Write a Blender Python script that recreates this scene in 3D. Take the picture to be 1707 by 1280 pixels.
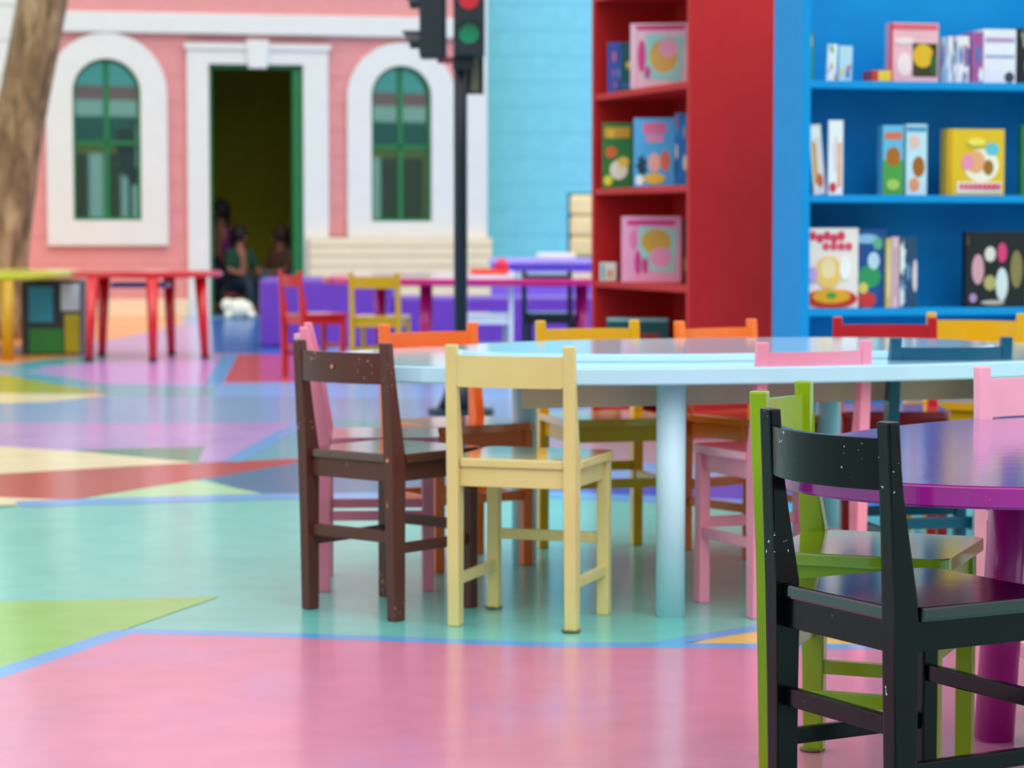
import bpy, bmesh, math, random
from mathutils import Vector, Matrix
PI = math.pi
S = bpy.context.scene
for o in list(bpy.data.objects): bpy.data.objects.remove(o)
COL = S.collection

# ------------------------------------------------------------ camera
W_IMG, H_IMG, F_PX = 1707, 1280, 4040.0
PITCH, CAM_H = 0.0647, 0.79
cam = bpy.data.cameras.new('camera'); cam_o = bpy.data.objects.new('camera', cam); COL.objects.link(cam_o)
cam.sensor_width = 36; cam.lens = F_PX / W_IMG * 36
cam_o.location = (0, 0, CAM_H); cam_o.rotation_euler = (PI / 2 - PITCH, 0, 0)
cam.clip_start = .05; cam.clip_end = 200
cam.dof.use_dof = True; cam.dof.focus_distance = 3.25; cam.dof.aperture_fstop = 7.6
S.camera = cam_o
# ------------------------------------------------------------ world, light, exposure
S.view_settings.view_transform = 'Standard'; S.view_settings.look = 'None'
S.view_settings.exposure = 0.0; S.view_settings.gamma = 1; S.view_settings.use_curve_mapping = False
S.cycles.use_denoising = True
wd = bpy.data.worlds.new('sky'); S.world = wd; wd.use_nodes = True
nt = wd.node_tree; N = nt.nodes; N.clear()
tc = N.new('ShaderNodeTexCoord'); sp = N.new('ShaderNodeSeparateXYZ'); rp = N.new('ShaderNodeValToRGB')
bg = N.new('ShaderNodeBackground'); wo = N.new('ShaderNodeOutputWorld')
nt.links.new(tc.outputs['Generated'], sp.inputs[0]); nt.links.new(sp.outputs['Z'], rp.inputs[0])
nt.links.new(rp.outputs[0], bg.inputs[0]); nt.links.new(bg.outputs[0], wo.inputs[0])
rp.color_ramp.elements[0].position = 0.0; rp.color_ramp.elements[0].color = (.64, .67, .72, 1)
rp.color_ramp.elements[1].position = .75; rp.color_ramp.elements[1].color = (1, 1, 1, 1)
bg.inputs['Strength'].default_value = 1.45
def sun(name, rot, e, ang, col=(1, 1, 1)):
    l = bpy.data.lights.new(name, 'SUN'); l.energy = e; l.angle = math.radians(ang); l.color = col
    o = bpy.data.objects.new(name, l); o.rotation_euler = [math.radians(a) for a in rot]; o.location = (0, 0, 6); COL.objects.link(o)
sun('sun', (38, 12, 0), 1.2, 45, (1, .985, .95))

# ------------------------------------------------------------ helpers
def lin(c):
    c = c.lstrip('#'); v = [int(c[i:i + 2], 16) / 255 for i in (0, 2, 4)]
    return tuple((x / 12.92 if x <= .04045 else ((x + .055) / 1.055) ** 2.4) for x in v) + (1,)
MATS = {}
def mat(name, color, rough=.35, spec=.5, metal=0, coat=0, vary=.06, bump=0, bscale=30, chips=None, chip_amt=.06):
    """painted surface: base colour with slight wear variation, optional bump and paint chips"""
    if name in MATS: return MATS[name]
    m = bpy.data.materials.new(name); m.use_nodes = True; t = m.node_tree; b = t.nodes['Principled BSDF']
    c = lin(color); b.inputs['Roughness'].default_value = rough; b.inputs['Metallic'].default_value = metal
    b.inputs['Specular IOR Level'].default_value = spec
    b.inputs['Coat Weight'].default_value = coat; b.inputs['Coat Roughness'].default_value = .12
    co = t.nodes.new('ShaderNodeTexCoord'); no = t.nodes.new('ShaderNodeTexNoise'); no.inputs['Scale'].default_value = 9
    no.inputs['Detail'].default_value = 4
    t.links.new(co.outputs['Object'], no.inputs['Vector'])
    r = t.nodes.new('ShaderNodeValToRGB'); e = r.color_ramp.elements
    e[0].position = .3; e[0].color = tuple(max(0, x * (1 - vary)) for x in c[:3]) + (1,)
    e[1].position = .7; e[1].color = tuple(min(1, x * (1 + vary)) for x in c[:3]) + (1,)
    t.links.new(no.outputs['Fac'], r.inputs[0]); out = r.outputs[0]
    if chips:
        vo = t.nodes.new('ShaderNodeTexNoise'); vo.inputs['Scale'].default_value = 150; vo.inputs['Detail'].default_value = 2
        n2 = t.nodes.new('ShaderNodeTexNoise'); n2.inputs['Scale'].default_value = 11
        t.links.new(co.outputs['Object'], vo.inputs['Vector']); t.links.new(co.outputs['Object'], n2.inputs['Vector'])
        mu = t.nodes.new('ShaderNodeMath'); mu.operation = 'MULTIPLY'
        t.links.new(vo.outputs['Fac'], mu.inputs[0]); t.links.new(n2.outputs['Fac'], mu.inputs[1])
        gt = t.nodes.new('ShaderNodeMath'); gt.operation = 'GREATER_THAN'; gt.inputs[1].default_value = .5 - chip_amt
        t.links.new(mu.outputs[0], gt.inputs[0])
        mx = t.nodes.new('ShaderNodeMixRGB'); mx.inputs[2].default_value = lin(chips)
        t.links.new(gt.outputs[0], mx.inputs[0]); t.links.new(out, mx.inputs[1]); out = mx.outputs[0]
    t.links.new(out, b.inputs['Base Color'])
    if bump:
        n3 = t.nodes.new('ShaderNodeTexNoise'); n3.inputs['Scale'].default_value = bscale; n3.inputs['Detail'].default_value = 3
        t.links.new(co.outputs['Object'], n3.inputs['Vector'])
        bp = t.nodes.new('ShaderNodeBump'); bp.inputs['Strength'].default_value = bump; bp.inputs['Distance'].default_value = .01
        t.links.new(n3.outputs['Fac'], bp.inputs['Height']); t.links.new(bp.outputs[0], b.inputs['Normal'])
    MATS[name] = m
    return m
def paint(c, rough=.3, **k): return mat('paint_' + c.lstrip('#') + ('_%d' % (rough * 100)), c, rough, **k)

def obj(name, bm, m, parent=None, label=None, smooth=False, kind=None):
    me = bpy.data.meshes.new(name)
    bmesh.ops.recalc_face_normals(bm, faces=bm.faces)
    bm.to_mesh(me); bm.free()
    for x in (m if isinstance(m, (list, tuple)) else [m]): me.materials.append(x)
    if smooth: me.polygons.foreach_set('use_smooth', [True] * len(me.polygons))
    o = bpy.data.objects.new(name, me); COL.objects.link(o)
    if parent: o.parent = parent
    if label: o['label'] = label
    if kind: o['kind'] = kind
    return o
def thing(name, label, cat, loc=(0, 0, 0), rz=0, group=None):
    o = bpy.data.objects.new(name, None); COL.objects.link(o); o.empty_display_size = .05
    o.location = loc; o.rotation_euler = (0, 0, rz); tag(o, label, cat, group); return o
def tag(o, label, cat, group=None):
    o['label'] = label; o['category'] = cat
    if group: o['group'] = group
    return o
def box(bm, x0, x1, y0, y1, z0, z1, bev=0, mi=0):
    vs = [bm.verts.new((x, y, z)) for x in (x0, x1) for y in (y0, y1) for z in (z0, z1)]
    fs = [bm.faces.new([vs[i] for i in q]) for q in ((0, 1, 3, 2), (4, 6, 7, 5), (0, 4, 5, 1), (2, 3, 7, 6), (0, 2, 6, 4), (1, 5, 7, 3))]
    for f in fs: f.material_index = mi
    if bev:
        es = list({e for f in fs for e in f.edges})
        r = bmesh.ops.bevel(bm, geom=es, offset=bev, segments=2, affect='EDGES', profile=.6)
        for f in r['faces']: f.material_index = mi
    return vs
def BX(x0, x1, y0, y1, z0, z1, bev=.002):
    bm = bmesh.new(); box(bm, x0, x1, y0, y1, z0, z1, bev); return bm
def prism(bm, pts, off, axis, bev=0, mi=0):
    """extrude polygon pts by vector off; pts are 3-D"""
    a = [bm.verts.new(p) for p in pts]; b = [bm.verts.new(Vector(p) + Vector(off)) for p in pts]
    n = len(a); fs = [bm.faces.new(a), bm.faces.new(b[::-1])]
    for i in range(n): fs.append(bm.faces.new((a[i], b[i], b[(i + 1) % n], a[(i + 1) % n])))
    for f in fs: f.material_index = mi
    if bev:
        es = list({e for f in fs for e in f.edges})
        r = bmesh.ops.bevel(bm, geom=es, offset=bev, segments=2, affect='EDGES', profile=.6)
        for f in r['faces']: f.material_index = mi
    return fs
def tube(bm, p0, p1, r0, r1, n=20, bev=0):
    p0, p1 = Vector(p0), Vector(p1); d = (p1 - p0).normalized()
    a = d.orthogonal().normalized(); b = d.cross(a)
    A = [bm.verts.new(p0 + (a * math.cos(2 * PI * i / n) + b * math.sin(2 * PI * i / n)) * r0) for i in range(n)]
    B = [bm.verts.new(p1 + (a * math.cos(2 * PI * i / n) + b * math.sin(2 * PI * i / n)) * r1) for i in range(n)]
    c0, c1 = bm.faces.new(A), bm.faces.new(B)
    for i in range(n):
        f = bm.faces.new((A[i], A[(i + 1) % n], B[(i + 1) % n], B[i])); f.smooth = True
    if bev: bmesh.ops.bevel(bm, geom=list(c0.edges) + list(c1.edges), offset=bev, segments=2, affect='EDGES')
def ball(bm, c, r, sx=1, sy=1, sz=1, rot=None, seg=20):
    M = Matrix.Translation(c) @ (rot.to_matrix().to_4x4() if rot else Matrix()) @ Matrix.Diagonal((r * sx, r * sy, r * sz, 1))
    g = bmesh.ops.create_uvsphere(bm, u_segments=seg, v_segments=seg // 2, radius=1, matrix=M)
    for v in g['verts']:
        for f in v.link_faces: f.smooth = True
CP, SP = math.cos(PITCH), math.sin(PITCH)
def ray(px, py):
    a = (px - W_IMG / 2) / F_PX; b = (H_IMG / 2 - py) / F_PX
    return Vector((a, CP + b * SP, -SP + b * CP))
def ground(px, py, z=0):
    d = ray(px, py); t = (z - CAM_H) / d.z; return Vector((d.x * t, d.y * t, z))
def on_plane(px, py, p0, dr):
    """point of the upright plane through p0 along dr; returns (u along dr, z, world point)"""
    d = ray(px, py); n = Vector((-dr[1], dr[0])); t = (n.x * p0[0] + n.y * p0[1]) / (n.x * d.x + n.y * d.y)
    P = Vector((d.x * t, d.y * t, CAM_H + d.z * t))
    return (P.x - p0[0]) * dr[0] + (P.y - p0[1]) * dr[1], P.z, P

# ------------------------------------------------------------ floor
MOTTLE = {'pink': '#b888c0', 'teal': '#58b0b0', 'green': '#9fc86c', 'lavender': '#8f78c8', 'slate': '#7fa8d8'}
def fm(name, c, rough=.26):
    m = mat('floor_' + name, c, rough, spec=.5, vary=.05, bump=.05, bscale=5)
    t = m.node_tree; b = t.nodes['Principled BSDF']
    if name in MOTTLE:
        co = t.nodes.new('ShaderNodeTexCoord'); mp = t.nodes.new('ShaderNodeMapping'); mp.inputs['Scale'].default_value = (1.6, .9, 1); n = t.nodes.new('ShaderNodeTexNoise')
        n.inputs['Scale'].default_value = 2.2; n.inputs['Detail'].default_value = 6; n.inputs['Roughness'].default_value = .6
        r = t.nodes.new('ShaderNodeValToRGB'); r.color_ramp.elements[0].position = .5; r.color_ramp.elements[0].color = (0, 0, 0, 1); r.color_ramp.elements[1].position = .75; r.color_ramp.elements[1].color = (.55, .55, .55, 1)
        mx = t.nodes.new('ShaderNodeMixRGB'); mx.inputs[2].default_value = lin(MOTTLE[name]); src = b.inputs['Base Color'].links[0].from_socket
        t.links.new(co.outputs['Object'], mp.inputs[0]); t.links.new(mp.outputs[0], n.inputs['Vector']); t.links.new(n.outputs['Fac'], r.inputs[0]); t.links.new(r.outputs[0], mx.inputs[0])
        t.links.new(src, mx.inputs[1]); t.links.new(mx.outputs[0], b.inputs['Base Color'])
    b.inputs['Coat Weight'].default_value = .3; b.inputs['Coat Roughness'].default_value = .12
    return m
floor_defs = {
 'teal': '#68c2b8', 'pink': '#cf809f', 'green': '#82bd55', 'line': '#5aa2e0', 'lavender': '#b596d2', 'cream': '#e6dcb0',
 'red': '#b02a26', 'deep': '#1a6c94', 'mint': '#a6d8a0', 'slate': '#7aa2cc', 'olive': '#9cab20', 'aqua': '#52a8b8',
 'orange': '#f0a45a', 'lilac': '#bf94d8', 'blue': '#1c68bd', 'rose': '#cf4a5e', 'yellow': '#e6bd62', 'sky': '#7fb0e8',
 'royal': '#2f57c4', 'forest': '#2c8a68', 'grey': '#b49ca8', 'violet': '#b29cd2'}
fk = list(floor_defs); fmats = [fm(k, floor_defs[k]) for k in fk]
bm = bmesh.new()
lvl = [0]
def fpoly(pts, key):
    lvl[0] += 1; z = lvl[0] * .00003
    vs = [bm.verts.new((p.x, p.y, z)) for p in pts]; f = bm.faces.new(vs); f.material_index = fk.index(key)
    if f.normal.z < 0: f.normal_flip()
def fpx(key, *pts): fpoly([ground(*p) for p in pts], key)
def fline(w, *pts):
    P = [ground(*p) for p in pts]
    for a, b in zip(P, P[1:]):
        d = (b - a).normalized(); n = Vector((-d.y, d.x, 0)) * w / 2
        fpoly([a - n, b - n, b + n, a + n], 'line')
f0 = [bm.verts.new(p) for p in ((-16, -10, 0), (16, -10, 0), (16, 32, 0), (-16, 32, 0))]
f = bm.faces.new(f0); f.material_index = fk.index('teal')
# far bands
fpx('sky', (-200, 500), (2100, 500), (2100, 733), (-200, 733))
fpx('violet', (-200, 540), (440, 534), (440, 640), (-200, 640))
fpx('orange', (-200, 520), (310, 520), (300, 541), (178, 568), (-200, 590))
fpx('orange', (-200, 588), (60, 590), (140, 592), (20, 606), (-200, 612))
fpx('aqua', (0, 608), (140, 594), (240, 600), (150, 612), (-100, 625))
fpx('aqua', (20, 616), (180, 640), (360, 645), (350, 668), (180, 660), (0, 628))
fpx('lilac', (60, 612), (200, 600), (480, 594), (385, 640), (180, 640))
fpx('blue', (352, 533), (450, 530), (500, 592), (355, 588))
fpx('rose', (395, 591), (540, 591), (560, 637), (374, 637))
fpx('slate', (-200, 672), (120, 662), (420, 660), (900, 668), (900, 705), (-200, 705))
fpx('olive', (-200, 618), (0, 624), (188, 657), (-200, 655))
fpx('cream', (-200, 652), (185, 658), (80, 670), (-200, 678))
fpx('lavender', (-200, 704), (505, 704), (384, 770), (150, 770), (-200, 752))
fpx('forest', (120, 750), (342, 744), (330, 770), (180, 770))
fpx('cream', (-200, 738), (0, 744), (150, 754), (325, 771), (180, 782), (0, 794), (-200, 800))
fpx('aqua', (384, 768), (510, 700), (900, 700), (900, 765))
fpx('grey', (860, 733), (1500, 733), (1500, 772), (860, 772))
fpx('sky', (860, 772), (1500, 772), (1500, 801), (860, 801))
fpx('deep', (340, 798), (495, 768), (900, 764), (900, 822), (430, 824))
fpx('royal', (860, 801), (1500, 804), (1500, 846), (860, 822))
fpx('mint', (130, 833), (320, 800), (440, 823))
fpx('red', (-200, 800), (0, 790), (250, 775), (505, 764), (500, 770), (340, 798), (115, 834), (-200, 822))
fpx('cream', (-200, 824), (0, 829), (120, 834), (30, 842), (-200, 846))
fpx('forest', (-200, 846), (45, 841), (0, 847), (-200, 858))
fline(.16, (30, 841), (160, 836), (440, 828), (900, 824), (1500, 850))
fline(.07, (384, 770), (512, 700))
fline(.09, (384, 592), (355, 640))
# near shapes
fpx('green', (-200, 1005), (0, 1003), (365, 995), (210, 1049), (0, 1120), (-200, 1185))
fpx('pink', (212, 1056), (520, 1064), (900, 1074), (1800, 1083), (2600, 1400), (-300, 1400), (-300, 1225))
fpx('yellow', (1140, 1075), (1255, 1051), (1480, 1008), (1900, 990), (1900, 1083))
fline(.055, (-300, 1222), (211, 1052))
fline(.055, (205, 1052), (520, 1061), (900, 1075), (1800, 1081))
fline(.05, (1095, 1075), (1255, 1049), (1480, 1005), (1700, 960))
fl = obj('floor', bm, fmats); fl['kind'] = 'structure'

# ------------------------------------------------------------ chairs
CW, CD, SH, CH = .266, .255, .336, .56
def chair(label, pose, color, rough=.2, group=None, lean=.018, hc=CH, rear=.16, side=.12, front=.165, rot_extra=0, chips=None,
          holes=(), shade=None, pads=(), coat=.12, spec=.4, chip_amt=.06, bow=.022, post_top=.018):
    x, y, a = pose
    t = thing('childrens_chair', label, 'chair', (x, y, 0), a, group)
    m = mat('chair_' + color.lstrip('#'), color, rough, spec=spec, coat=coat, vary=.05, chips=chips, chip_amt=chip_amt, bump=.03, bscale=60)
    ms = mat('seat_' + color.lstrip('#'), color, .1, spec=.6, coat=.5, vary=.05, chips=chips, chip_amt=chip_amt * .8, bump=.015, bscale=12)
    T = .024
    for s in (-1, 1):
        bm = bmesh.new(); x0 = s * CW / 2; x1 = s * (CW / 2 - T); x1t = s * (CW / 2 - T + .002)
        prof = [(0, 0), (.03, 0), (.031, SH - .02), (.031, SH + .004), (.006, hc - .09), (-lean + post_top, hc), (-lean, hc), (-lean * .35, SH)]
        prism(bm, [(x0, p[0], p[1]) for p in prof], (x1 - x0, 0, 0), 0, .0035)
        obj('back_leg', bm, m, t)
    for s in (-1, 1):
        bm = bmesh.new(); w = .025; xo = s * (CW / 2 - .002)
        b0 = [(xo, CD - w, 0), (xo, CD, 0), (xo - s * w, CD, 0), (xo - s * w, CD - w, 0)]
        prism(bm, b0, (0, 0, SH - .019), 2, .003)
        obj('front_leg', bm, m, t)
    # seat: tongue between the posts, rounded front corners
    bm = bmesh.new(); hw = CW / 2 + .003; r = .02; zt = SH; zb = SH - .018
    pts = [(-CW / 2 + T + .001, .003), (-CW / 2 + T + .001, .0325), (-hw, .0325)]
    for k in range(6):
        q = PI - k * PI / 10; pts.append((-hw + r + r * math.cos(q), CD + .012 - r + r * math.sin(q)))
    for k in range(6):
        q = PI / 2 - k * PI / 10; pts.append((hw - r + r * math.cos(q), CD + .012 - r + r * math.sin(q)))
    pts += [(hw, .0325), (CW / 2 - T - .001, .0325), (CW / 2 - T - .001, .003)]
    prism(bm, [(p[0], p[1], zb) for p in pts], (0, 0, zt - zb), 2, .0035)
    obj('seat', bm, ms, t)
    ih = CW / 2 - T
    z1 = SH - .0185; z0 = z1 - .038
    obj('apron', BX(-ih, ih, .008, .022, z0, z1, .0015), m, t)
    obj('apron', BX(-ih, ih, CD - .018, CD - .005, z0, z1, .0015), m, t)
    for s in (-1, 1):
        obj('apron', BX(s * (CW / 2 - .018) - .006, s * (CW / 2 - .018) + .006, .03, CD - .024, z0, z1, .0015), m, t)
    # bowed top rail
    bm = bmesh.new(); n = 36; rows = []
    rz0, rz1 = hc - .021 - .062, hc - .021
    for i in range(n + 1):
        u = -1 + 2 * i / n; X = u * (ih + .001); yb = -bow * (1 - u * u)
        def yy(z): return -lean * z / hc + .003 + yb
        rows.append([(X, yy(rz0), rz0), (X, yy(rz0) + .013, rz0), (X, yy(rz1) + .013, rz1), (X, yy(rz1), rz1)])
    V = [[bm.verts.new(p) for p in r_] for r_ in rows]
    for i in range(n):
        for k in range(4): bm.faces.new((V[i][k], V[i + 1][k], V[i + 1][(k + 1) % 4], V[i][(k + 1) % 4]))
    bm.faces.new(V[0]); bm.faces.new(V[-1][::-1])
    le = [e for e in bm.edges if abs(e.verts[0].co.x - e.verts[1].co.x) > 1e-4]
    bmesh.ops.bevel(bm, geom=le, offset=.003, segments=2, affect='EDGES')
    obj('top_rail', bm, m, t, smooth=False)
    if rear: obj('stretcher', BX(-ih, ih, .008, .021, rear - .012, rear + .012), m, t)
    if front: obj('stretcher', BX(-ih, ih, CD - .019, CD - .006, front - .011, front + .011), m, t)
    if side:
        for s in (-1, 1):
            obj('stretcher', BX(s * (CW / 2 - .014) - .0065, s * (CW / 2 - .014) + .0065, .028, CD - .023, side - .0105, side + .0105), m, t)
    for (hx, hy, hz, ax) in holes:   # screw plugs
        bm = bmesh.new()
        d = (0, -.0012, 0) if ax == 'y' else (.0012, 0, 0)
        tube(bm, (hx, hy, hz), (hx + d[0], hy + d[1], hz), .0042, .0038, 10)
        obj('screw_plug', bm, paint('#c98468'), t, 'pale orange screw plug')
    for (s, fr) in pads:
        bm = bmesh.new(); cx = s * (CW / 2 - .013); cy = (CD - .012) if fr else .012
        ball(bm, (cx, cy, .0035), .02, 1, 1, .17, seg=14)
        obj('foot_pad', bm, paint('#6b6a3c', .9), t, 'dull felt foot pad')
    return t
G_BLUE = 'chairs around the light blue table'; G_PUR = 'chairs around the purple table'; G_MAG = 'chairs around the magenta table'
brown = chair('dark brown wooden chair with bare spots on its top rail, beside the cream chair', (-.335, 4.896, -.70), '#562a22', .4,
              G_BLUE, rear=.168, side=.145, front=.172, chips='#c98468', chip_amt=.06, lean=.022, coat=.0,
              holes=[(.121, -.009, .325, 'y'), (.121, .0, .2, 'y'), (.0, -.042, .51, 'y')])
chair('cream yellow wooden chair standing with its back to the view', (-.002, 4.721, -.325), '#dccb84', .28, G_BLUE,
      rear=None, side=.092, front=.158, lean=.014, coat=.2, pads=[(1, 0), (-1, 1)], bow=.014)
chair('glossy black wooden chair with scuffed paint at the edge of the purple table', (.395, 2.974, -1.064), '#08060a', .22, G_PUR,
      rear=.19, side=.135, front=.2, chips='#d8dce0', chip_amt=.034, coat=.05, spec=.2, bow=.028)
chair('lime green wooden chair behind the glossy black one', (.398, 3.512, -1.95), '#87a80c', .22, G_PUR, post_top=.025,
      rear=.19, side=.13, front=.2, pads=[(-1, 0)], bow=.024)
chair('pink wooden chair pushed under the light blue table beside the dark teal blue chair', (.607, 4.898, .418), '#f093ae', .25, G_BLUE, rear=.13, side=.15, front=.17)
chair('dark teal blue wooden chair at the light blue table', (.916, 5.09, .165), '#08506e', .25, G_BLUE, rear=.165, side=.14, lean=.03)
chair('pale pink wooden chair on the far side of the purple table', (.878, 3.955, PI + .36), '#f7b0c0', .25, G_PUR, hc=.565)
chair('pink wooden chair seen side on behind the dark brown chair', (-.43, 5.345, -1.525), '#e8849f', .25, G_BLUE, lean=.034, rear=.17, side=.165, front=.14, hc=.575)
chair('orange wooden chair behind the light blue table, leftmost of the two orange ones', (-.195, 5.785, PI + .55), '#f2691a', .25, G_BLUE, rear=.16, side=.16)
chair('yellow wooden chair behind the light blue table in front of the red bookcase', (.189, 5.984, PI + .26), '#dda606', .25, G_BLUE, side=.18, front=.18, rear=.2)
chair('orange wooden chair behind the light blue table in front of the red bookcase side', (.511, 6.003, PI + .657), '#f67620', .25, G_BLUE)
chair('red wooden chair behind the light blue table in front of the blue bookcase', (.958, 6.219, PI - .045), '#b5101e', .25, G_BLUE)
chair('yellow wooden chair behind the light blue table in front of the blue bookcase', (1.243, 6.50, PI - .4), '#e2ab12', .25, G_BLUE)
# distant chairs round the magenta table
chair('red wooden chair seen side on at the left end of the magenta table', (-1.16, 12.75, -1.05), '#c4121c', .3, G_MAG)
chair('mustard yellow wooden chair standing with its back out at the magenta table', (-.70, 12.35, -.18), '#c99a06', .3, G_MAG)
chair('white wooden chair at the magenta table beside the traffic light pole', (-.125, 12.7, .12), '#d6e0ec', .3, G_MAG)
chair('black wooden chair at the magenta table beside the red bookcase', (.185, 12.8, -.12), '#10141c', .3, G_MAG)

# ------------------------------------------------------------ tables
def oval(a, b, n, k=260):
    P = []
    for i in range(k):
        q = 2 * PI * i / k; c, s = math.cos(q), math.sin(q)
        P.append((a * math.copysign(abs(c) ** (2 / n), c), b * math.copysign(abs(s) ** (2 / n), s)))
    return P
def oval_slab(a, b, n, z0, z1, bev=.003, k=260):
    bm = bmesh.new(); prism(bm, [(p[0], p[1], z0) for p in oval(a, b, n, k)], (0, 0, z1 - z0), 2)
    bm.normal_update()
    if bev:
        es = [e for e in bm.edges if abs(e.verts[0].co.z - e.verts[1].co.z) < 1e-6]
        bmesh.ops.bevel(bm, geom=es, offset=bev, segments=3, affect='EDGES')
    bmesh.ops.recalc_face_normals(bm, faces=bm.faces); bm.normal_update()
    for f in bm.faces: f.smooth = False
    return bm
blue_t = paint('#bde6fa', .12, coat=.6, vary=.02, bump=.02, bscale=8)
t = thing('oval_table', 'light blue oval wooden table ringed by coloured chairs', 'table', (.476, 5.364, 0), .29)
obj('tabletop', oval_slab(.909, .533, 2.3, .478, .512), blue_t, t)
obj('raised_panel', oval_slab(.62, .34, 2.3, .512, .529, .002), blue_t, t)
ap = paint('#b9ad98', .5)
obj('apron', BX(-.575, .575, -.34, -.322, .424, .478), ap, t, 'beige board under the tabletop')
obj('apron', BX(-.3, .575, .322, .34, .424, .478), ap, t, 'beige board under the tabletop')
def table_leg(t, x, y, h, r0, r1, m, dx=0, dy=0, name='leg'):
    bm = bmesh.new(); tube(bm, (x + dx, y + dy, 0), (x, y, h), r0, r1, 28, .003); return obj(name, bm, m, t)
for lx, ly in ((-.285, -.415), (-.335, .44), (.42, .39), (.42, -.425)):
    table_leg(t, lx, ly, .478, .029, .03, paint('#c4e9fa', .45))
pur = mat('purple_top', '#7438a4', .14, coat=.7, vary=.1, bump=.05, bscale=40)
mag = mat('magenta_rim', '#a8168c', .25, coat=.4, vary=.08, chips='#e8b0c0', chip_amt=.03)
t = thing('oval_table', 'purple oval wooden table with magenta rim beside the black chair', 'table', (.963, 3.512, 0), .811)
bm = oval_slab(.765, .447, 2, .452, .48, .003)
for f in bm.faces: f.material_index = 0 if f.normal.z > .9 else 1
o = obj('tabletop', bm, [pur, mag], t)
def to_local(P, c, a):
    d = (P[0] - c[0], P[1] - c[1]); return d[0] * math.cos(a) + d[1] * math.sin(a), -d[0] * math.sin(a) + d[1] * math.cos(a)
lx, ly = to_local((.768, 3.70), (.963, 3.512), .811)
for k, (ax, ay) in enumerate(((lx, ly), (.45, .22), (.45, -.2), (0, -.29))):
    table_leg(t, ax, ay, .452, .031, .031, mag, dx=(-.02 if k == 0 else .02), dy=(.015 if ay > 0 else -.015))
# red table far left
redp = paint('#d0101c', .28, coat=.4)
tl_c = ((245 - 853.5) / F_PX * 14.7, 14.7)
t = thing('round_table', 'red table on tapered round legs standing before the pink house', 'table', (tl_c[0], tl_c[1], 0), 0)
bm = oval_slab(.46, .46, 2, .49, .525, .012, 60); obj('tabletop', bm, redp, t)
for px, py in ((148, 603), (170, 593), (255, 603), (286, 592), (342, 598)):
    g = ground(px, py); s = .9
    lx, ly = g.x - tl_c[0], g.y - tl_c[1]
    bm = bmesh.new(); tube(bm, (lx, ly, 0), (lx * .93, ly * .9, .49), .024, .037, 20, .003); L = obj('leg', bm, redp, t)
    bm = bmesh.new(); tube(bm, (lx, ly, 0.0), (lx * .999, ly * .999, .022), .027, .027, 16, .002); obj('foot_cap', bm, paint('#4a1020', .6), L, 'dark foot cap')
obj('tray', BX(-.2, .13, -.12, .12, .425, .455), paint('#1a3fa0'), t, 'blue tray under the tabletop')
# yellow-green table far left
yg = paint('#c3c930', .25, coat=.3)
t = thing('round_table', 'yellow green table with yellow legs beneath the tree trunk', 'table', (-3.52, 15.15, 0), 0)
obj('tabletop', oval_slab(.82, 1.0, 2, .475, .515, .01, 60), yg, t)
for px, py in ((13, 600), (60, 566), (-60, 585)):
    g = ground(px, py); bm = bmesh.new(); tube(bm, (g.x + 3.52, g.y - 15.15, 0), (g.x + 3.52, g.y - 15.15, .475), .034, .04, 18); obj('leg', bm, paint('#c79a08'), t)
t = thing('toy_house', 'dark painted play block with blue, white and green panels under the yellow green table', 'toy', (-2.83, 15.05, 0), 0)
obj('body', BX(-.22, .15, 0, .5, 0, .455, .01), paint('#29343c', .4), t)
for (a, b, c, d, col, nm) in ((-.17, -.02, .2, .42, '#2f9dc0', 'blue_panel'), (.03, .145, .27, .44, '#c3d4e2', 'white_panel'),
                              (-.17, .04, .01, .16, '#2b8a3a', 'green_panel'), (.05, .145, .01, .25, '#b9b010', 'yellow_panel')):
    obj(nm, BX(a, b, -.008, 0, c, d), paint(col, .4), t)
# magenta table
mg = paint('#c8107a', .3, coat=.3)
t = thing('long_table', 'long magenta table with pale glossy top behind the small chairs', 'table', (-.05, 13.6, 0), 0)
bm = oval_slab(1.0, 1.0, 3, .485, .52, .006, 80)
for f in bm.faces: f.material_index = 1 if f.normal.z > .9 else 0
obj('tabletop', bm, [mg, paint('#e8a8c4', .15, coat=.6)], t)  # pale pink top colour takes in its whitish reflection
for lx, ly in ((-.405, -.75), (.42, -.72), (-.72, .6), (.72, .6)):
    table_leg(t, lx, ly, .485, .033, .033, mg)

t = thing('serving_tray', 'flat orange red tray lying on the magenta table beside the pole', 'tray', (-.13, 14.1, .5205), 0)
obj('base', BX(-.11, .11, -.14, .14, 0, .006, .001), paint('#e8502c'), t)
for a, b, c, d in ((-.11, .11, -.14, -.132), (-.11, .11, .132, .14), (-.11, -.102, -.132, .132), (.102, .11, -.132, .132)): obj('rim', BX(a, b, c, d, .006, .025, .001), paint('#e8502c'), t)
bm = bmesh.new(); ball(bm, (0, 0, .043), .04); o = obj('toy_ball', bm, paint('#d82860')); o.location = (-.06, 14.1, .527); tag(o, 'small rose red ball on the orange tray', 'ball')
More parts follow.
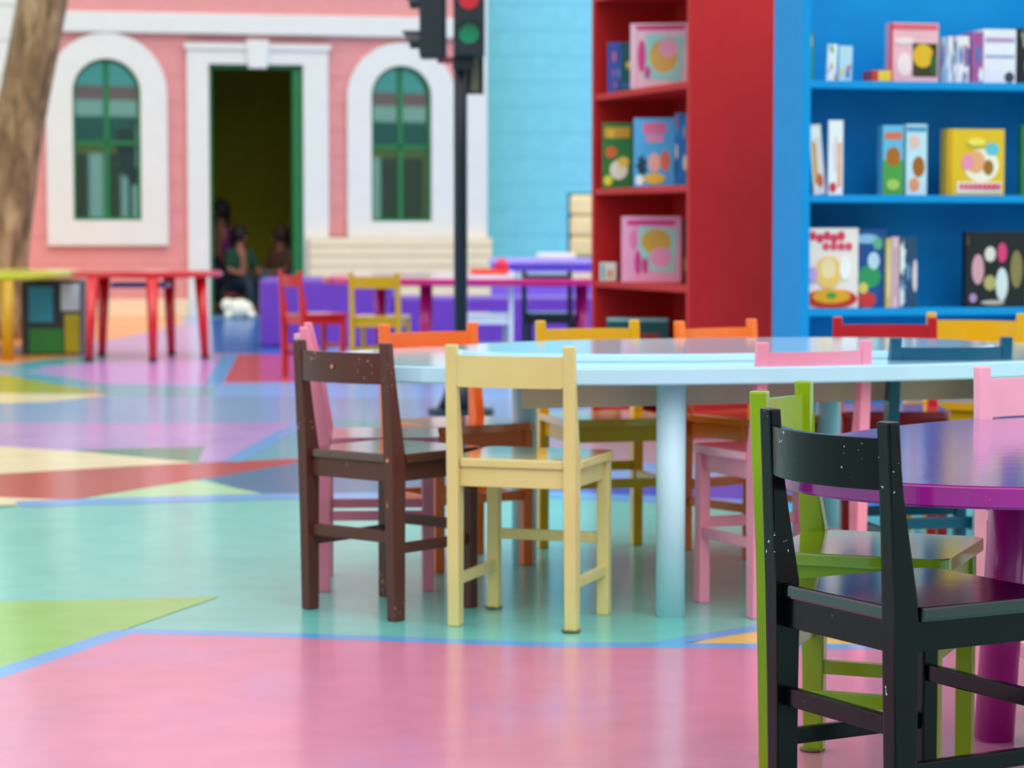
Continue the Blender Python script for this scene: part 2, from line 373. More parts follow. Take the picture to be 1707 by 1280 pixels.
# ------------------------------------------------------------ purple benches
vio = paint('#6a38b0', .35, coat=.2)
t = thing('low_bench', 'low purple bench wall running behind the magenta table', 'bench', (0, 0, 0), 0)
gx = ground(430, 590)
y0 = 15.9
def X(px, y): return (px - 853.5) / F_PX * y
obj('end_block', BX(X(432, y0), X(655, y0), y0, y0 + .6, 0, .455, .03), vio, t)
obj('low_wall', BX(X(655, y0), X(1100, y0), y0 + .1, y0 + .6, 0, .33, .02), vio, t)
lav = paint('#b898f2', .35)
t = thing('counter', 'lilac counter against the turquoise wall', 'counter', (0, 0, 0), 0)
obj('body', BX(X(818, 19), X(1200, 19), 19, 19.6, 0, .50, .02), paint('#8058d0', .4), t)
obj('worktop', BX(X(815, 19), X(1200, 19), 18.95, 19.65, .50, .54, .01), lav, t)
o = obj('storage_box', BX(X(895, 18.97), X(960, 18.97), 19.03, 19.4, .54, .585, .015), paint('#e4e4d8', .5)); tag(o, 'flat white box lying on the lilac counter', 'box')

# ------------------------------------------------------------ pink house
W0 = (-2.82, 21.3); WD = Vector((.977, .214)).normalized(); WN = Vector((WD.y, -WD.x))   # WN points to the viewer
WANG = math.atan2(WD.y, WD.x)
def wu(px, py=300): return on_plane(px, py, W0, WD)[0]
def wz(px, py): return on_plane(px, py, W0, WD)[1]
def hframe(name, kind='structure'):
    o = bpy.data.objects.new(name, None); COL.objects.link(o); o.location = (W0[0], W0[1], 0); o.rotation_euler = (0, 0, WANG)
    o['kind'] = kind; return o
def set_house(o): o.location = (W0[0], W0[1], 0); o.rotation_euler = (0, 0, WANG)
def siding(bm, u0, u1, z0, z1, pitch=.235, y0=0, lap=.004, thick=.12):
    zs = [z0]; k = math.floor(z0 / pitch) + 1
    while k * pitch < z1 - 1e-4: zs.append(k * pitch); k += 1
    zs.append(z1)
    prof = []
    for a, b in zip(zs, zs[1:]): prof += [(y0 - lap, a), (y0, b)]
    prof += [(y0 + thick, z1), (y0 + thick, z0)]
    # drop duplicates
    q = [prof[0]]
    for p in prof[1:]:
        if (p[0] - q[-1][0]) ** 2 + (p[1] - q[-1][1]) ** 2 > 1e-10: q.append(p)
    prism(bm, [(u0, p[0], p[1]) for p in q], (u1 - u0, 0, 0), 0)
uL, uR = wu(40), wu(806)
HT = 4.6
dz = wz(430, 108)
win = []
for (a, b, o0, o1, top, bot, ftop, fbot) in ((78, 279, 122, 235, 98, 367, 55, 409), (578, 758, 618, 718, 110, 369, 72, 399)):
    win.append(dict(o0=wu(o0), o1=wu(o1), f0=wu(a), f1=wu(b), zt=wz(a, top), zb=wz(a, bot), fzt=wz(a, ftop), fzb=wz(a, fbot)))
    w = win[-1]; xm = (a + b) / 2
    w['zt'] = wz(xm, top); w['zb'] = wz(xm, bot); w['fzt'] = wz(xm, ftop); w['fzb'] = wz(xm, fbot)
du0, du1 = wu(348), wu(505); du0f, du1f = wu(312), wu(546)
pink = mat('pink_siding', '#da8f8e', .5, vary=.05, bump=.08, bscale=4)
white = mat('white_trim', '#dcdcd9', .5, vary=.02)
bm = bmesh.new()
cuts = [(win[0]['o0'], win[0]['o1'], win[0]['zb'], win[0]['zt']), (du0, du1, 0, dz), (win[1]['o0'], win[1]['o1'], win[1]['zb'], win[1]['zt'])]
x = uL
for (a, b, zb, zt) in cuts:
    siding(bm, x, a, 0, HT)
    if zb > 0: siding(bm, a, b, 0, zb)
    siding(bm, a, b, zt, HT); x = b
siding(bm, x, uR, 0, HT)
o = obj('wall_front', bm, pink); set_house(o); o['kind'] = 'structure'
def arch_pts(u0, u1, zb, zt, k=24):
    r = (u1 - u0) / 2; uc = (u0 + u1) / 2; P = [(u0, zb), (u0, zt - r)]
    for i in range(1, k): q = PI - PI * i / k; P.append((uc + r * math.cos(q), zt - r + r * math.sin(q)))
    return P + [(u1, zt - r), (u1, zb)]
def band(bm, outer, inner, y0, y1, mi=0):
    """closed ring between two outlines of equal count"""
    n = len(outer); A = [[bm.verts.new((p[0], y, p[1])) for p in L] for L in (outer, inner) for y in (y0, y1)]
    of, ob, inf, inb = A
    for i in range(n):
        j = (i + 1) % n
        for q in ((of[i], of[j], inf[j], inf[i]), (ob[j], ob[i], inb[i], inb[j]), (of[j], of[i], ob[i], ob[j]), (inf[i], inf[j], inb[j], inb[i])): bm.faces.new(q)
gl = bpy.data.materials.new('window_glass'); gl.use_nodes = True; g = gl.node_tree.nodes['Principled BSDF']
g.inputs['Base Color'].default_value = lin('#86aaa2'); g.inputs['Metallic'].default_value = .9; g.inputs['Roughness'].default_value = .015
green = paint('#17713c', .35)
for k, w in enumerate(win):
    e = hframe('window_%d' % (k + 1))
    bm = bmesh.new()
    band(bm, arch_pts(w['f0'], w['f1'], w['fzb'], w['fzt']), arch_pts(w['o0'], w['o1'], w['zb'], w['zt']), -.06, .04)
    obj('window_frame', bm, white, e)
    bm = bmesh.new(); s = .025
    band(bm, arch_pts(w['o0'], w['o1'], w['zb'], w['zt']), arch_pts(w['o0'] + s, w['o1'] - s, w['zb'] + s, w['zt'] - s), .0, .05)
    obj('window_sash', bm, green, e)
    uc = (w['o0'] + w['o1']) / 2; zm = w['zb'] + (w['zt'] - w['zb']) * .48
    bm = bmesh.new(); box(bm, uc - .022, uc + .022, .015, .045, w['zb'], w['zt']); obj('mullion', bm, green, e)
    bm = bmesh.new(); box(bm, w['o0'], w['o1'], .015, .045, zm - .02, zm + .02); obj('mullion', bm, green, e)
    bm = bmesh.new(); prism(bm, [(p[0], .05, p[1]) for p in arch_pts(w['o0'], w['o1'], w['zb'], w['zt'])], (0, .008, 0), 1); obj('window_pane', bm, gl, e)
e = hframe('door_1'); T = .02
zf = wz(430, 74)
bm = bmesh.new(); box(bm, du0f, du0, -.07, .02, 0, zf); box(bm, du1, du1f, -.07, .02, 0, zf); box(bm, du0, du1, -.07, .02, dz, zf)
box(bm, du0f - .02, du1f + .02, -.09, .0, zf - .05, zf); obj('door_casing', bm, white, e)
bm = bmesh.new(); uk0, uk1 = wu(410), wu(448); prism(bm, [(uk0 + .02, -.11, wz(430, 115)), (uk1 - .02, -.11, wz(430, 115)), (uk1, -.11, wz(430, 68)), (uk0, -.11, wz(430, 68))], (0, .1, 0), 1, .008)
obj('keystone', bm, white, e)
bm = bmesh.new(); box(bm, du0, du0 + .03, -.02, .13, 0, dz); box(bm, du1 - .09, du1, -.02, .13, 0, dz); box(bm, du0, du1, -.02, .13, dz - .035, dz); obj('door_jamb', bm, green, e)
z1, z2 = wz(430, 25), wz(430, 59)
o = obj('trim_1', BX(uL, uR, -.07, .0, z2, z1, .01), white); set_house(o); o['kind'] = 'structure'
o = obj('trim_2', BX(wu(775), uR + .02, -.08, .13, 0, HT, .01), white); set_house(o); o['kind'] = 'structure'
beige = mat('beige_plinth', '#e3cfae', .6, vary=.04)
bm = bmesh.new(); siding(bm, du1 + .03, wu(812), 0, wz(650, 396), .09, -.2, .01, .12)
o = obj('baseboard_right', bm, beige); set_house(o); o['kind'] = 'structure'
bm = bmesh.new(); box(bm, uL, du0f, -.12, -.02, 0, .16, .01)
o = obj('baseboard_left', bm, beige); set_house(o); o['kind'] = 'structure'
# dark room behind the door
olive = mat('olive_plaster', '#b3a80c', .8, vary=.05)
bm = bmesh.new(); a, b = uL + .1, uR - .1
box(bm, a, b, 2.2, 2.3, 0, 2.9); box(bm, a - .1, a, .14, 2.3, 0, 2.9); box(bm, b, b + .1, .14, 2.3, 0, 2.9)
o = obj('wall_inner', bm, olive); set_house(o); o['kind'] = 'structure'
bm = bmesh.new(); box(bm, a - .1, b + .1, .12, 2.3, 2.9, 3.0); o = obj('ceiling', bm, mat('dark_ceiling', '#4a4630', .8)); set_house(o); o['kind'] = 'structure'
# turquoise wall to the right and white wall to the left
cyan = mat('turquoise_siding', '#7cd0e8', .5, vary=.05, bump=.08, bscale=4)
bm = bmesh.new(); siding(bm, -1.2, 9, 0, HT, .24, 0, .003, .15)
o = obj('wall_right', bm, cyan); o.location = (0, 23.0, 0); o['kind'] = 'structure'
bm = bmesh.new(); siding(bm, -8, uL - .0, 0, HT, .3, .05, .01, .15); o = obj('wall_left', bm, white); set_house(o); o['kind'] = 'structure'
# unseen banded facade added behind the viewer for reflections in panes and chairs
bm = bmesh.new()
for (z0, z1, mi) in ((0, 2.35, 0), (2.35, 2.6, 5), (2.6, 3.15, 3), (3.15, 3.5, 1), (3.5, 3.8, 6), (3.8, 4.6, 2)): box(bm, -18, 18, -9.3, -9, z0, z1, 0, mi)
for x0, w_, z1, mi in ((-14, .5, 2.35, 1), (-11, .9, 2, 5), (-8, .4, 2.35, 1), (-5, .5, 2.35, 1), (-2, 1.0, 2.1, 5), (.5, .5, 2.35, 1), (3, .5, 2.35, 1), (4.3, .3, 2.35, 1), (5.0, .45, 2.9, 1), (6.0, .5, 3.4, 1), (8, .7, 2.35, 5), (9.8, .5, 2.35, 4), (10.6, .35, 2.35, 1), (12, .6, 2.35, 5), (14, .5, 2.35, 1)):
    box(bm, x0, x0 + w_, -9.0, -8.9, 0, z1, 0, mi)
obj('reflection_wall', bm, [paint('#4a3a18', .6), paint('#e8ecea', .6), paint('#8fd8e0', .6), paint('#1f6a66', .6), paint('#6f9a50', .6), paint('#9a8a3a', .6), paint('#d07a80', .6)], kind='structure')

# ------------------------------------------------------------ children sitting inside the doorway
def person(label, loc, rz, joints, edges, radii, skin_c, head, hair_c, shirt, trousers, hair_scale=1.0):
    """joints in metres; one continuous skinned body, hair and clothes as children"""
    t = thing('person', label, 'person', loc, rz)
    def skinned(name, idx, scale, m):
        bm = bmesh.new(); vs = {i: bm.verts.new(joints[i]) for i in idx}
        for a, b in edges:
            if a in vs and b in vs: bm.edges.new((vs[a], vs[b]))
        me = bpy.data.meshes.new(name); order = list(idx); bm.to_mesh(me); bm.free()
        o = bpy.data.objects.new(name, me); COL.objects.link(o); o.parent = t
        md = o.modifiers.new('skin', 'SKIN'); md.use_smooth_shade = True
        sv = me.skin_vertices[0].data if me.skin_vertices else None
        if sv is None:
            bpy.context.view_layer.objects.active = o; me.skin_vertices
        for k, i in enumerate(order):
            r = radii[i] * scale
            o.data.skin_vertices[0].data[k].radius = (r, r)
        o.data.skin_vertices[0].data[0].use_root = True
        sb = o.modifiers.new('sub', 'SUBSURF'); sb.levels = 2; sb.render_levels = 2
        me.materials.append(m); return o
    skinned('body', list(range(len(joints))), 1.0, paint(skin_c, .55))
    skinned('shirt', shirt[0], 1.32, paint(shirt[1], .8)); skinned('trousers', trousers[0], 1.25, paint(trousers[1], .8))
    h = Vector(head); bm = bmesh.new()
    ball(bm, h + Vector((0, .018, .02)), .098 * hair_scale, .95, 1.05, 1.08); ball(bm, h + Vector((0, .07, -.05)), .07 * hair_scale, 1, .8, 1.5)
    obj('hair', bm, paint(hair_c, .7), t)
    bm = bmesh.new()
    ball(bm, h + Vector((0, -.085, -.015)), .014, .8, 1.2, 1.3); obj('nose', bm, paint(skin_c, .55), t)
    for s in (-1, 1):
        bm = bmesh.new(); ball(bm, h + Vector((s * .032, -.078, .012)), .011, 1.2, .6, .8); obj('eye', bm, paint('#1a1412', .3), t)
    return t
# joints: 0 pelvis 1 chest 2 neck 3 head-low 4 head-mid 5 head-top | 6-8 arm L, 9-11 arm R, 12-14 leg L, 15-17 leg R
E_ = [(0, 1), (1, 2), (2, 3), (3, 4), (4, 5), (1, 6), (6, 7), (7, 8), (1, 9), (9, 10), (10, 11), (0, 12), (12, 13), (13, 14), (0, 15), (15, 16), (16, 17), (14, 18), (17, 19)]
R_ = [.11, .115, .045, .055, .082, .05, .05, .036, .028, .05, .036, .028, .075, .055, .036, .075, .055, .036, .03, .03]
def seated(s=1.0, lean=0.0):
    J = [(0, 0, .38), (0, -.02 + lean, .62), (0, -.02 + lean, .76), (0, -.03 + lean, .81), (0, -.035 + lean, .88), (0, -.03 + lean, .95),
         (-.15, -.02 + lean, .70), (-.2, -.1 + lean, .5), (-.1, -.28, .46), (.15, -.02 + lean, .70), (.2, -.1 + lean, .5), (.1, -.28, .46),
         (-.09, -.06, .37), (-.1, -.36, .38), (-.1, -.38, .07), (.09, -.06, .37), (.1, -.36, .38), (.1, -.38, .07), (-.1, -.47, .03), (.1, -.47, .03)]
    return [tuple(c * s for c in j) for j in J]
def hp(px, py, back):
    u, z, P = on_plane(px, py, (W0[0] - WN.x * back, W0[1] - WN.y * back), WD); return P
def place(px, back): P = hp(px, 480, back); return (P.x, P.y, 0)
RS = lambda s: [r * s for r in R_]
J = seated(1.05); 
person('person with dark hair in a purple top sitting inside the doorway', place(370, 1.15), WANG - .5, J, E_, RS(1.0), '#8a5a44', J[4], '#0c0a0c',
       ([0, 1, 6, 7, 9, 10], '#7a1070'), ([0, 12, 13, 14, 15, 16, 17], '#2a2440'))
J = seated(.8)
person('child with dark hair in a dark green top sitting inside the doorway in front', place(398, .5), WANG + .5, J, E_, RS(.78), '#a0664c', J[4], '#0a0a0e',
       ([0, 1, 6, 7, 9, 10], '#12402c'), ([0, 12, 13, 14, 15, 16, 17], '#1c2a38'), .85)
J = seated(.8, .05)
person('child in a brown top and teal trousers sitting at the right of the doorway', place(466, .75), WANG - 1.0, J, E_, RS(.78), '#8a5a44', J[4], '#3a2414',
       ([0, 1, 6, 7, 9, 10], '#5c3a26'), ([0, 12, 13, 14, 15, 16, 17], '#0a7a92'), .85)
def seat_stool(label, loc, s, c):
    t = thing('low_stool', label, 'stool', loc, WANG)
    obj('seat', BX(-.17 * s, .17 * s, -.13 * s, .15 * s, .225 * s, .262 * s, .006), paint(c), t)
    for a in (-1, 1):
        for b in (-1, 1): obj('leg', BX(a * .14 * s - .02, a * .14 * s + .02, b * .1 * s - .02, b * .1 * s + .02, 0, .225 * s), paint(c), t)
seat_stool('dark red stool under the person in the purple top', place(370, 1.15), 1.0, '#7a0c18')
seat_stool('dark red stool under the child in the dark green top', place(398, .5), .75, '#8a0c18')
seat_stool('dark red stool under the child in teal trousers', place(466, .75), .75, '#6a1018')
P = ground(398, 531)
t = thing('soft_toy', 'round white soft toy lying on the floor before the doorway', 'toy', (P.x, P.y, 0), 0)
bm = bmesh.new(); ball(bm, (0, 0, .085), .1, 1.25, .9, .85); obj('body', bm, paint('#e6e8d4', .9), t)
bm = bmesh.new(); ball(bm, (-.09, -.05, .12), .055); obj('head', bm, paint('#e6e8d4', .9), t)
for s in (-1, 1):
    bm = bmesh.new(); ball(bm, (s * .1 + .02, -.08, .035), .035, 1, 1.3, 1); obj('paw', bm, paint('#e6e8d4', .9), t)

# ------------------------------------------------------------ bookcases
def bookcase(label, org, dr, width, depth, height, shelves, col, name_seed, top=True):
    a = math.atan2(dr[1], dr[0]); t = thing('bookcase', label, 'bookcase', (org[0], org[1], 0), a)
    m = paint(col, .5, vary=.04, spec=.18); th = .025
    obj('side_panel', BX(0, th * 1.2, 0, depth, 0, height), m, t); obj('side_panel', BX(width - th * 1.2, width, 0, depth, 0, height), m, t)
    obj('back_panel', BX(th, width - th, depth - .015, depth - .002, .02, height - .01, .001), m, t)
    if top: obj('top_panel', BX(th, width - th, 0.001, depth - .01, height - th, height - .001), m, t)
    for z in shelves: obj('shelf', BX(th, width - th, .004, depth - .014, z - th, z), m, t)
    obj('plinth', BX(th, width - th, .02, .04, 0, .07), m, t)
    return t
RO = Vector((.327, 10.0)); RDv = Vector((.33, -1.0)); RW = RDv.length; RDv.normalize(); RN = Vector((-RDv.y, RDv.x))
RZ = [.19, .57, .946, 1.33]
bookcase('tall red bookcase standing at an angle before the turquoise wall', RO, RDv, RW, .365, 1.73, RZ, '#c62a2a', 1)
BO = Vector((.965, 8.1)); BDv = Vector((1, .22)).normalized(); BN = Vector((-BDv.y, BDv.x))
BZ = [.13, .516, .897, 1.277]
bookcase('tall bright blue bookcase filled with books and boxes', BO, BDv, 1.05, .3, 1.75, BZ, '#0a90d4', 2, False)
def bk_mat(c): return paint(c, .3)
rnd = random.Random(4)
def book(label, case, pxs, zs, cols, art, inset=.06, t=.03, yaw=0, tilt=0, group=None, cat='book', name='book', pages=True, lean=0):
    """a book or box standing on a shelf; pxs = left/right columns it spans, zs = shelf height and its own height"""
    org, dr, nn = case
    p0 = org + nn * inset
    uL_ = on_plane(pxs[0], 300, p0, dr)[0]; uR_ = on_plane(pxs[1], 300, p0, dr)[0]
    w = abs(uR_ - uL_); h = zs[1]; c = p0 + dr * (uL_ + uR_) / 2
    a = math.atan2(dr[1], dr[0]) + yaw
    o = thing(name, label, cat, (c.x, c.y, zs[0] + .0005 + abs(math.sin(tilt)) * w / 2), a, group)
    o.rotation_euler = (0, tilt, a)
    bm = bmesh.new()
    if pages:
        box(bm, -w / 2, w / 2, 0, .003, 0, h, .0008); box(bm, -w / 2, w / 2, t - .003, t, 0, h, .0008); box(bm, -w / 2, -w / 2 + .003, .003, t - .003, 0, h)
    else: box(bm, -w / 2, w / 2, 0, t, 0, h, .002)
    obj('cover', bm, bk_mat(cols[0]), o)
    if pages: obj('page_block', BX(-w / 2 + .003, w / 2 - .004, .003, t - .003, .003, h - .004, .0005), bk_mat('#efe8da'), o)
    # printed picture on the front
    bm = bmesh.new(); ms = []; k = 0
    for (sh, u, v, su, sv, col) in art:
        k += 1; y = -.0004 * k; mm = bk_mat(col)
        if mm not in ms: ms.append(mm)
        mi = ms.index(mm); cx = (u - .5) * w; cz = v * h
        if sh == 'r': P = [(-su / 2, -sv / 2), (su / 2, -sv / 2), (su / 2, sv / 2), (-su / 2, sv / 2)]
        elif sh == 'e': P = [(su / 2 * math.cos(q * PI / 10), sv / 2 * math.sin(q * PI / 10)) for q in range(20)]
        elif sh == 'd': P = [(-su / 2, -sv * .42), (su * .42, -sv / 2), (su / 2, sv * .42), (-su * .42, sv / 2)]
        elif sh == 's': P = [((.5 if q % 2 else .3) * su * math.cos(q * PI / 7), (.5 if q % 2 else .3) * sv * math.sin(q * PI / 7)) for q in range(14)]
        vs = [bm.verts.new((max(-w / 2, min(w / 2, cx + a_ * w)), y, max(0.001, min(h, cz + b_ * h)))) for a_, b_ in P]
        f = bm.faces.new(vs); f.material_index = mi
    if art:
        r_ = bmesh.ops.extrude_face_region(bm, geom=list(bm.faces)); 
        for v in r_['geom']:
            if isinstance(v, bmesh.types.BMVert): v.co.y = -.0001
        obj('cover_print', bm, ms, o)
    else: bm.free()
    return o
def blobs(cols, n, seed, u=(0.08, .92), v=(.08, .92), s=(.12, .3), kinds='es'):
    r = random.Random(seed); return [(r.choice(kinds), r.uniform(*u), r.uniform(*v), r.uniform(*s), r.uniform(*s), cols[i % len(cols)]) for i in range(n)]
R = (RO, RDv, RN); B = (BO, BDv, BN)
doll = [('r', .5, .93, .9, .08, '#e0408c'), ('d', .58, .47, .72, .74, '#9fdcd8'), ('e', .58, .5, .5, .5, '#e0b254'), ('e', .66, .62, .34, .3, '#f3a6c4'),
        ('e', .2, .5, .14, .5, '#e0408c'), ('e', .3, .25, .1, .2, '#d04a90'), ('r', .06, .5, .1, .9, '#f4c4d8')]
def RC(d, a, b):
    dr = Vector((1, -.22)).normalized(); return (Vector((X((a + b) / 2, d), d)), dr, Vector((-dr.y, dr.x)))
gr = 'books and boxes on the red bookcase'; gb = 'books and boxes on the blue bookcase'
book('blue and green book standing on the top shelf beside the large pink box', RC(9.88, 1012, 1034), (1012, 1034), (1.33, .205), ['#3a55b0'], blobs(['#7aa0e0', '#d070a0'], 6, 1), 0, .022, group=gr)
book('dark teal book with a yellow spot behind the large pink box', RC(9.86, 1034, 1062), (1034, 1062), (1.33, .205), ['#145a60'], [('s', .5, .55, .5, .2, '#d8c840'), ('r', .5, .15, .8, .1, '#3070b0')], 0, .022, group=gr)
book('large pink box with a gold figure leaning on the top shelf of the red bookcase', RC(9.55, 1050, 1146), (1050, 1146), (1.33, .255), ['#f6c8da'], doll, 0, .05, group=gr, cat='box', name='toy_box', pages=False)
book('green picture book with an orange title on the red bookcase', RC(9.86, 1004, 1054), (1004, 1054), (.946, .265), ['#2c7a3a'],
     [('r', .5, .85, .85, .16, '#e0a030'), ('e', .3, .83, .2, .14, '#f0c040'), ('e', .3, .55, .4, .18, '#e06a30'), ('e', .55, .28, .6, .3, '#f0e8d0'), ('e', .7, .4, .4, .16, '#f0c850'), ('e', .2, .12, .3, .16, '#e8e040')], 0, .022, group=gr)
book('wide light blue picture book with a pink title on the red bookcase', RC(9.5, 1056, 1126), (1056, 1126), (.946, .268), ['#58b0e8'],
     [('r', .5, .85, .55, .16, '#f0709c'), ('r', .5, .7, .4, .1, '#f08cb0'), ('s', .2, .3, .3, .4, '#283a50'), ('e', .5, .35, .3, .28, '#f4b0a0'), ('e', .75, .38, .22, .3, '#e86a50'), ('e', .5, .12, .5, .16, '#f0c040'), ('e', .15, .1, .2, .16, '#f8f8f0')], 0, .022, group=gr)
book('deep blue picture book at the right end behind the light blue one', RC(9.36, 1124, 1146), (1124, 1146), (.946, .28), ['#1c78c8'],
     blobs(['#58b8f0', '#e87050', '#f0e0c0', '#103a80'], 7, 5), 0, .022, group=gr)
book('small white box at the left of the third shelf of the red bookcase', RC(9.9, 1000, 1028), (1000, 1028), (.57, .075), ['#e8e4dc'], [('e', .6, .4, .4, .5, '#e0a878'), ('r', .2, .5, .2, .8, '#6ab0b8')], 0, .05, group=gr, cat='box', name='toy_box', pages=False)
book('large pink box with a gold figure on the third shelf of the red bookcase', RC(9.62, 1036, 1136), (1036, 1136), (.57, .262), ['#f2a8cc'],
     [('r', .5, .9, .8, .08, '#e0388c'), ('d', .6, .5, .7, .72, '#a8dcd4'), ('e', .58, .62, .5, .38, '#dcb048'), ('e', .66, .38, .36, .3, '#f49cc8'), ('e', .28, .3, .12, .36, '#d83c98'), ('e', .2, .65, .12, .3, '#ec80b8'), ('e', .4, .26, .1, .24, '#d03c90')], 0, .05, group=gr, cat='box', name='toy_box', pages=False)
book('thin black book at the right of the lower pink box', RC(9.4, 1139, 1147), (1139, 1147), (.57, .25), ['#1a1820'], [('r', .5, .3, .5, .2, '#a08040')], 0, .022, group=gr)
book('flat dark teal box with a red label on the lowest shelf', RC(9.78, 1012, 1116), (1012, 1116), (.19, .235), ['#145456'], [('r', .62, .55, .45, .35, '#a8202c'), ('e', .6, .55, .3, .12, '#f0d8d0'), ('r', .5, .96, .98, .05, '#9ad0d0')], 0, .05, group=gr, cat='box', name='toy_box', pages=False)
# blue bookcase, top visible shelf
book('narrow green book cut off by the left side of the blue bookcase', B, (1341, 1354), (1.277, .17), ['#3f9040'], [('r', .5, .8, .7, .2, '#d8c048')], .1, group=gb)
book('small white booklet leaning beside another on the top shelf of the blue bookcase', B, (1376, 1392), (1.277, .125), ['#e8eef0'], blobs(['#3f8ac0', '#60a860', '#e0a040'], 6, 8), .08, .01, tilt=.05, group=gb)
book('small pale blue booklet with an orange spot on the top shelf', B, (1396, 1418), (1.277, .12), ['#b8dcec'], blobs(['#e87050', '#f0d050', '#4080c0', '#fafafa'], 7, 9), .08, .012, tilt=.03, group=gb)
book('small flat orange and yellow box lying in front of the pink book', B, (1452, 1487), (1.277, .038), ['#c83c2c'], [('r', .6, .5, .6, .9, '#e8c848')], .03, .09, group=gb, cat='box', name='toy_box', pages=False)
book('tall pink and red book with a dark yellow picture on the blue bookcase', B, (1481, 1562), (1.277, .2), ['#f0b4c0'],
     [('r', .5, .93, .95, .1, '#e46070'), ('r', .03, .5, .06, 1, '#c82c40'), ('r', .72, .38, .5, .56, '#3a3818'), ('e', .68, .45, .42, .4, '#e8b020'), ('e', .3, .3, .3, .4, '#f8dce0'), ('e', .9, .3, .14, .4, '#2c5a30'), ('e', .3, .7, .4, .12, '#f8d8e0')], .06, .045, group=gb)
for i, (a, b, c, h, lab) in enumerate(((1567, 1578, '#9fb4d4', .155, 'slim grey blue book'), (1579, 1593, '#e8e4e8', .158, 'slim white book with blue marks'), (1594, 1613, '#f0e6ea', .16, 'white book with violet marks'),
                                       (1617, 1636, '#a85a9c', .175, 'purple book'), (1637, 1691, '#ece6ee', .185, 'thick white book with lilac bands'), (1693, 1712, '#1c1a1e', .19, 'black book'))):
    art = blobs(['#4a78b8', '#b05090', '#f8f4f0', '#6aa0c0'], 6, 20 + i, s=(.2, .5)) if i < 4 else ([('r', .5, .8, .9, .08, '#b890c0'), ('r', .5, .5, .9, .05, '#8c9cc8'), ('e', .8, .12, .3, .2, '#404050')] if i == 4 else blobs(['#d8d0c0', '#8a8478'], 5, 33))
    book(lab + ' standing upright in the right row of the top shelf', B, (a, b), (1.277, h), [c], art, .07, .12 if i > 3 else .09, group=gb, tilt=0)
# middle shelf
book('white and orange magazine slanting on the middle shelf, leftmost of all', B, (1357, 1377), (.897, .235), ['#ece4e2'], [('r', .3, .45, .3, .6, '#e0a030'), ('e', .6, .2, .5, .2, '#d86048'), ('r', .5, .88, .8, .14, '#f8f8f8')], .07, .012, tilt=-.09, group=gb)
book('white magazine with a red foot standing beside the slanting one', B, (1381, 1405), (.897, .25), ['#f0f0f2'], [('r', .75, .4, .3, .6, '#e8b090'), ('e', .3, .1, .5, .14, '#d83848'), ('e', .5, .55, .3, .5, '#f0d0d8')], .05, .012, group=gb)
book('blue and green snack box with a brown ball picture on the middle shelf', B, (1471, 1506), (.897, .235), ['#6ab8dc'], [('r', .5, .25, 1, .5, '#4c9c48'), ('e', .5, .55, .7, .28, '#b06820'), ('r', .5, .85, .8, .1, '#e07048'), ('e', .5, .15, .6, .16, '#a8c860')], .05, .05, group=gb, cat='box', name='toy_box', pages=False)
book('white and pale blue snack box with a brown ball picture on the middle shelf', B, (1510, 1545), (.897, .24), ['#c6e2f0'], [('e', .6, .4, .6, .3, '#a86024'), ('e', .4, .75, .5, .2, '#f0c0b8'), ('e', .4, .15, .5, .2, '#e89868'), ('r', .5, .93, .9, .07, '#4a98c0')], .06, .05, group=gb, cat='box', name='toy_box', pages=False)
book('yellow boxed set with a red lettered foot on the middle shelf', B, (1578, 1674), (.897, .225), ['#e8bc20'],
     [('r', .03, .5, .12, 1, '#d09810'), ('e', .6, .45, .6, .5, '#f6ead8'), ('e', .5, .5, .34, .34, '#f0a878'), ('e', .72, .42, .18, .24, '#a06a20'), ('e', .78, .7, .24, .2, '#60c0d0'), ('e', .35, .5, .2, .24, '#f090b0'),
      ('r', .56, .12, .76, .16, '#f0f0f0')] + [('e', .25 + .08 * i, .13, .07, .11, '#e0485c') for i in range(9)] + [('e', .5, .8, .3, .12, '#f8e060')], .05, .06, group=gb, cat='box', name='toy_box', pages=False)
book('green book at the right end of the middle shelf', B, (1702, 1740), (.897, .24), ['#2c7a40'], [('e', .5, .5, .5, .4, '#d8d060')], .06, group=gb)
# lower shelf
book('cream picture book with red cartoon letters on the lower shelf', B, (1341, 1432), (.516, .27), ['#f0e0dc'],
     [('e', .16 + .13 * i, .9 - .03 * (i % 2), .14, .12, '#d83a58') for i in range(5)] + [('e', .4 + .14 * i, .77, .13, .1, '#e04c68') for i in range(4)] +
     [('e', .45, .45, .5, .4, '#f0c468'), ('e', .44, .5, .28, .26, '#f6d8a8'), ('e', .75, .5, .2, .3, '#f4f0ee'), ('e', .5, .12, .96, .24, '#c82c24'), ('e', .5, .15, .7, .18, '#e8a420'), ('e', .5, .16, .2, .08, '#3c9a40'), ('e', .16, .42, .16, .2, '#c8a0dc')], .05, group=gb)
book('blue and green picture book between the cream book and the slim books', B, (1424, 1478), (.516, .265), ['#1c4f96'],
     [('e', .4, .88, .8, .12, '#9cc8e8'), ('e', .75, .82, .3, .16, '#68b890'), ('e', .5, .4, .7, .3, '#2f9a60'), ('e', .62, .6, .36, .22, '#c8e0f0'), ('e', .4, .1, .6, .2, '#d83838'), ('e', .3, .25, .3, .14, '#e8d060')], .09, group=gb)
for i, (a, b, c, h, lab) in enumerate(((1479, 1487, '#e2c070', .235, 'slim tan book'), (1488, 1500, '#e8bcc8', .24, 'slim pale pink book'), (1502, 1530, '#27486a', .24, 'dark blue book with white marks'))):
    book(lab + ' in the small row on the lower shelf', B, (a, b), (.516, h), [c], blobs(['#f0f0f0', '#6a90b8', '#e8d0d8'], 5, 50 + i, s=(.3, .6)) if i == 2 else [('r', .5, .5, .4, .7, '#c89aa8' if i else '#f0dcb0')], .07, .1, group=gb)
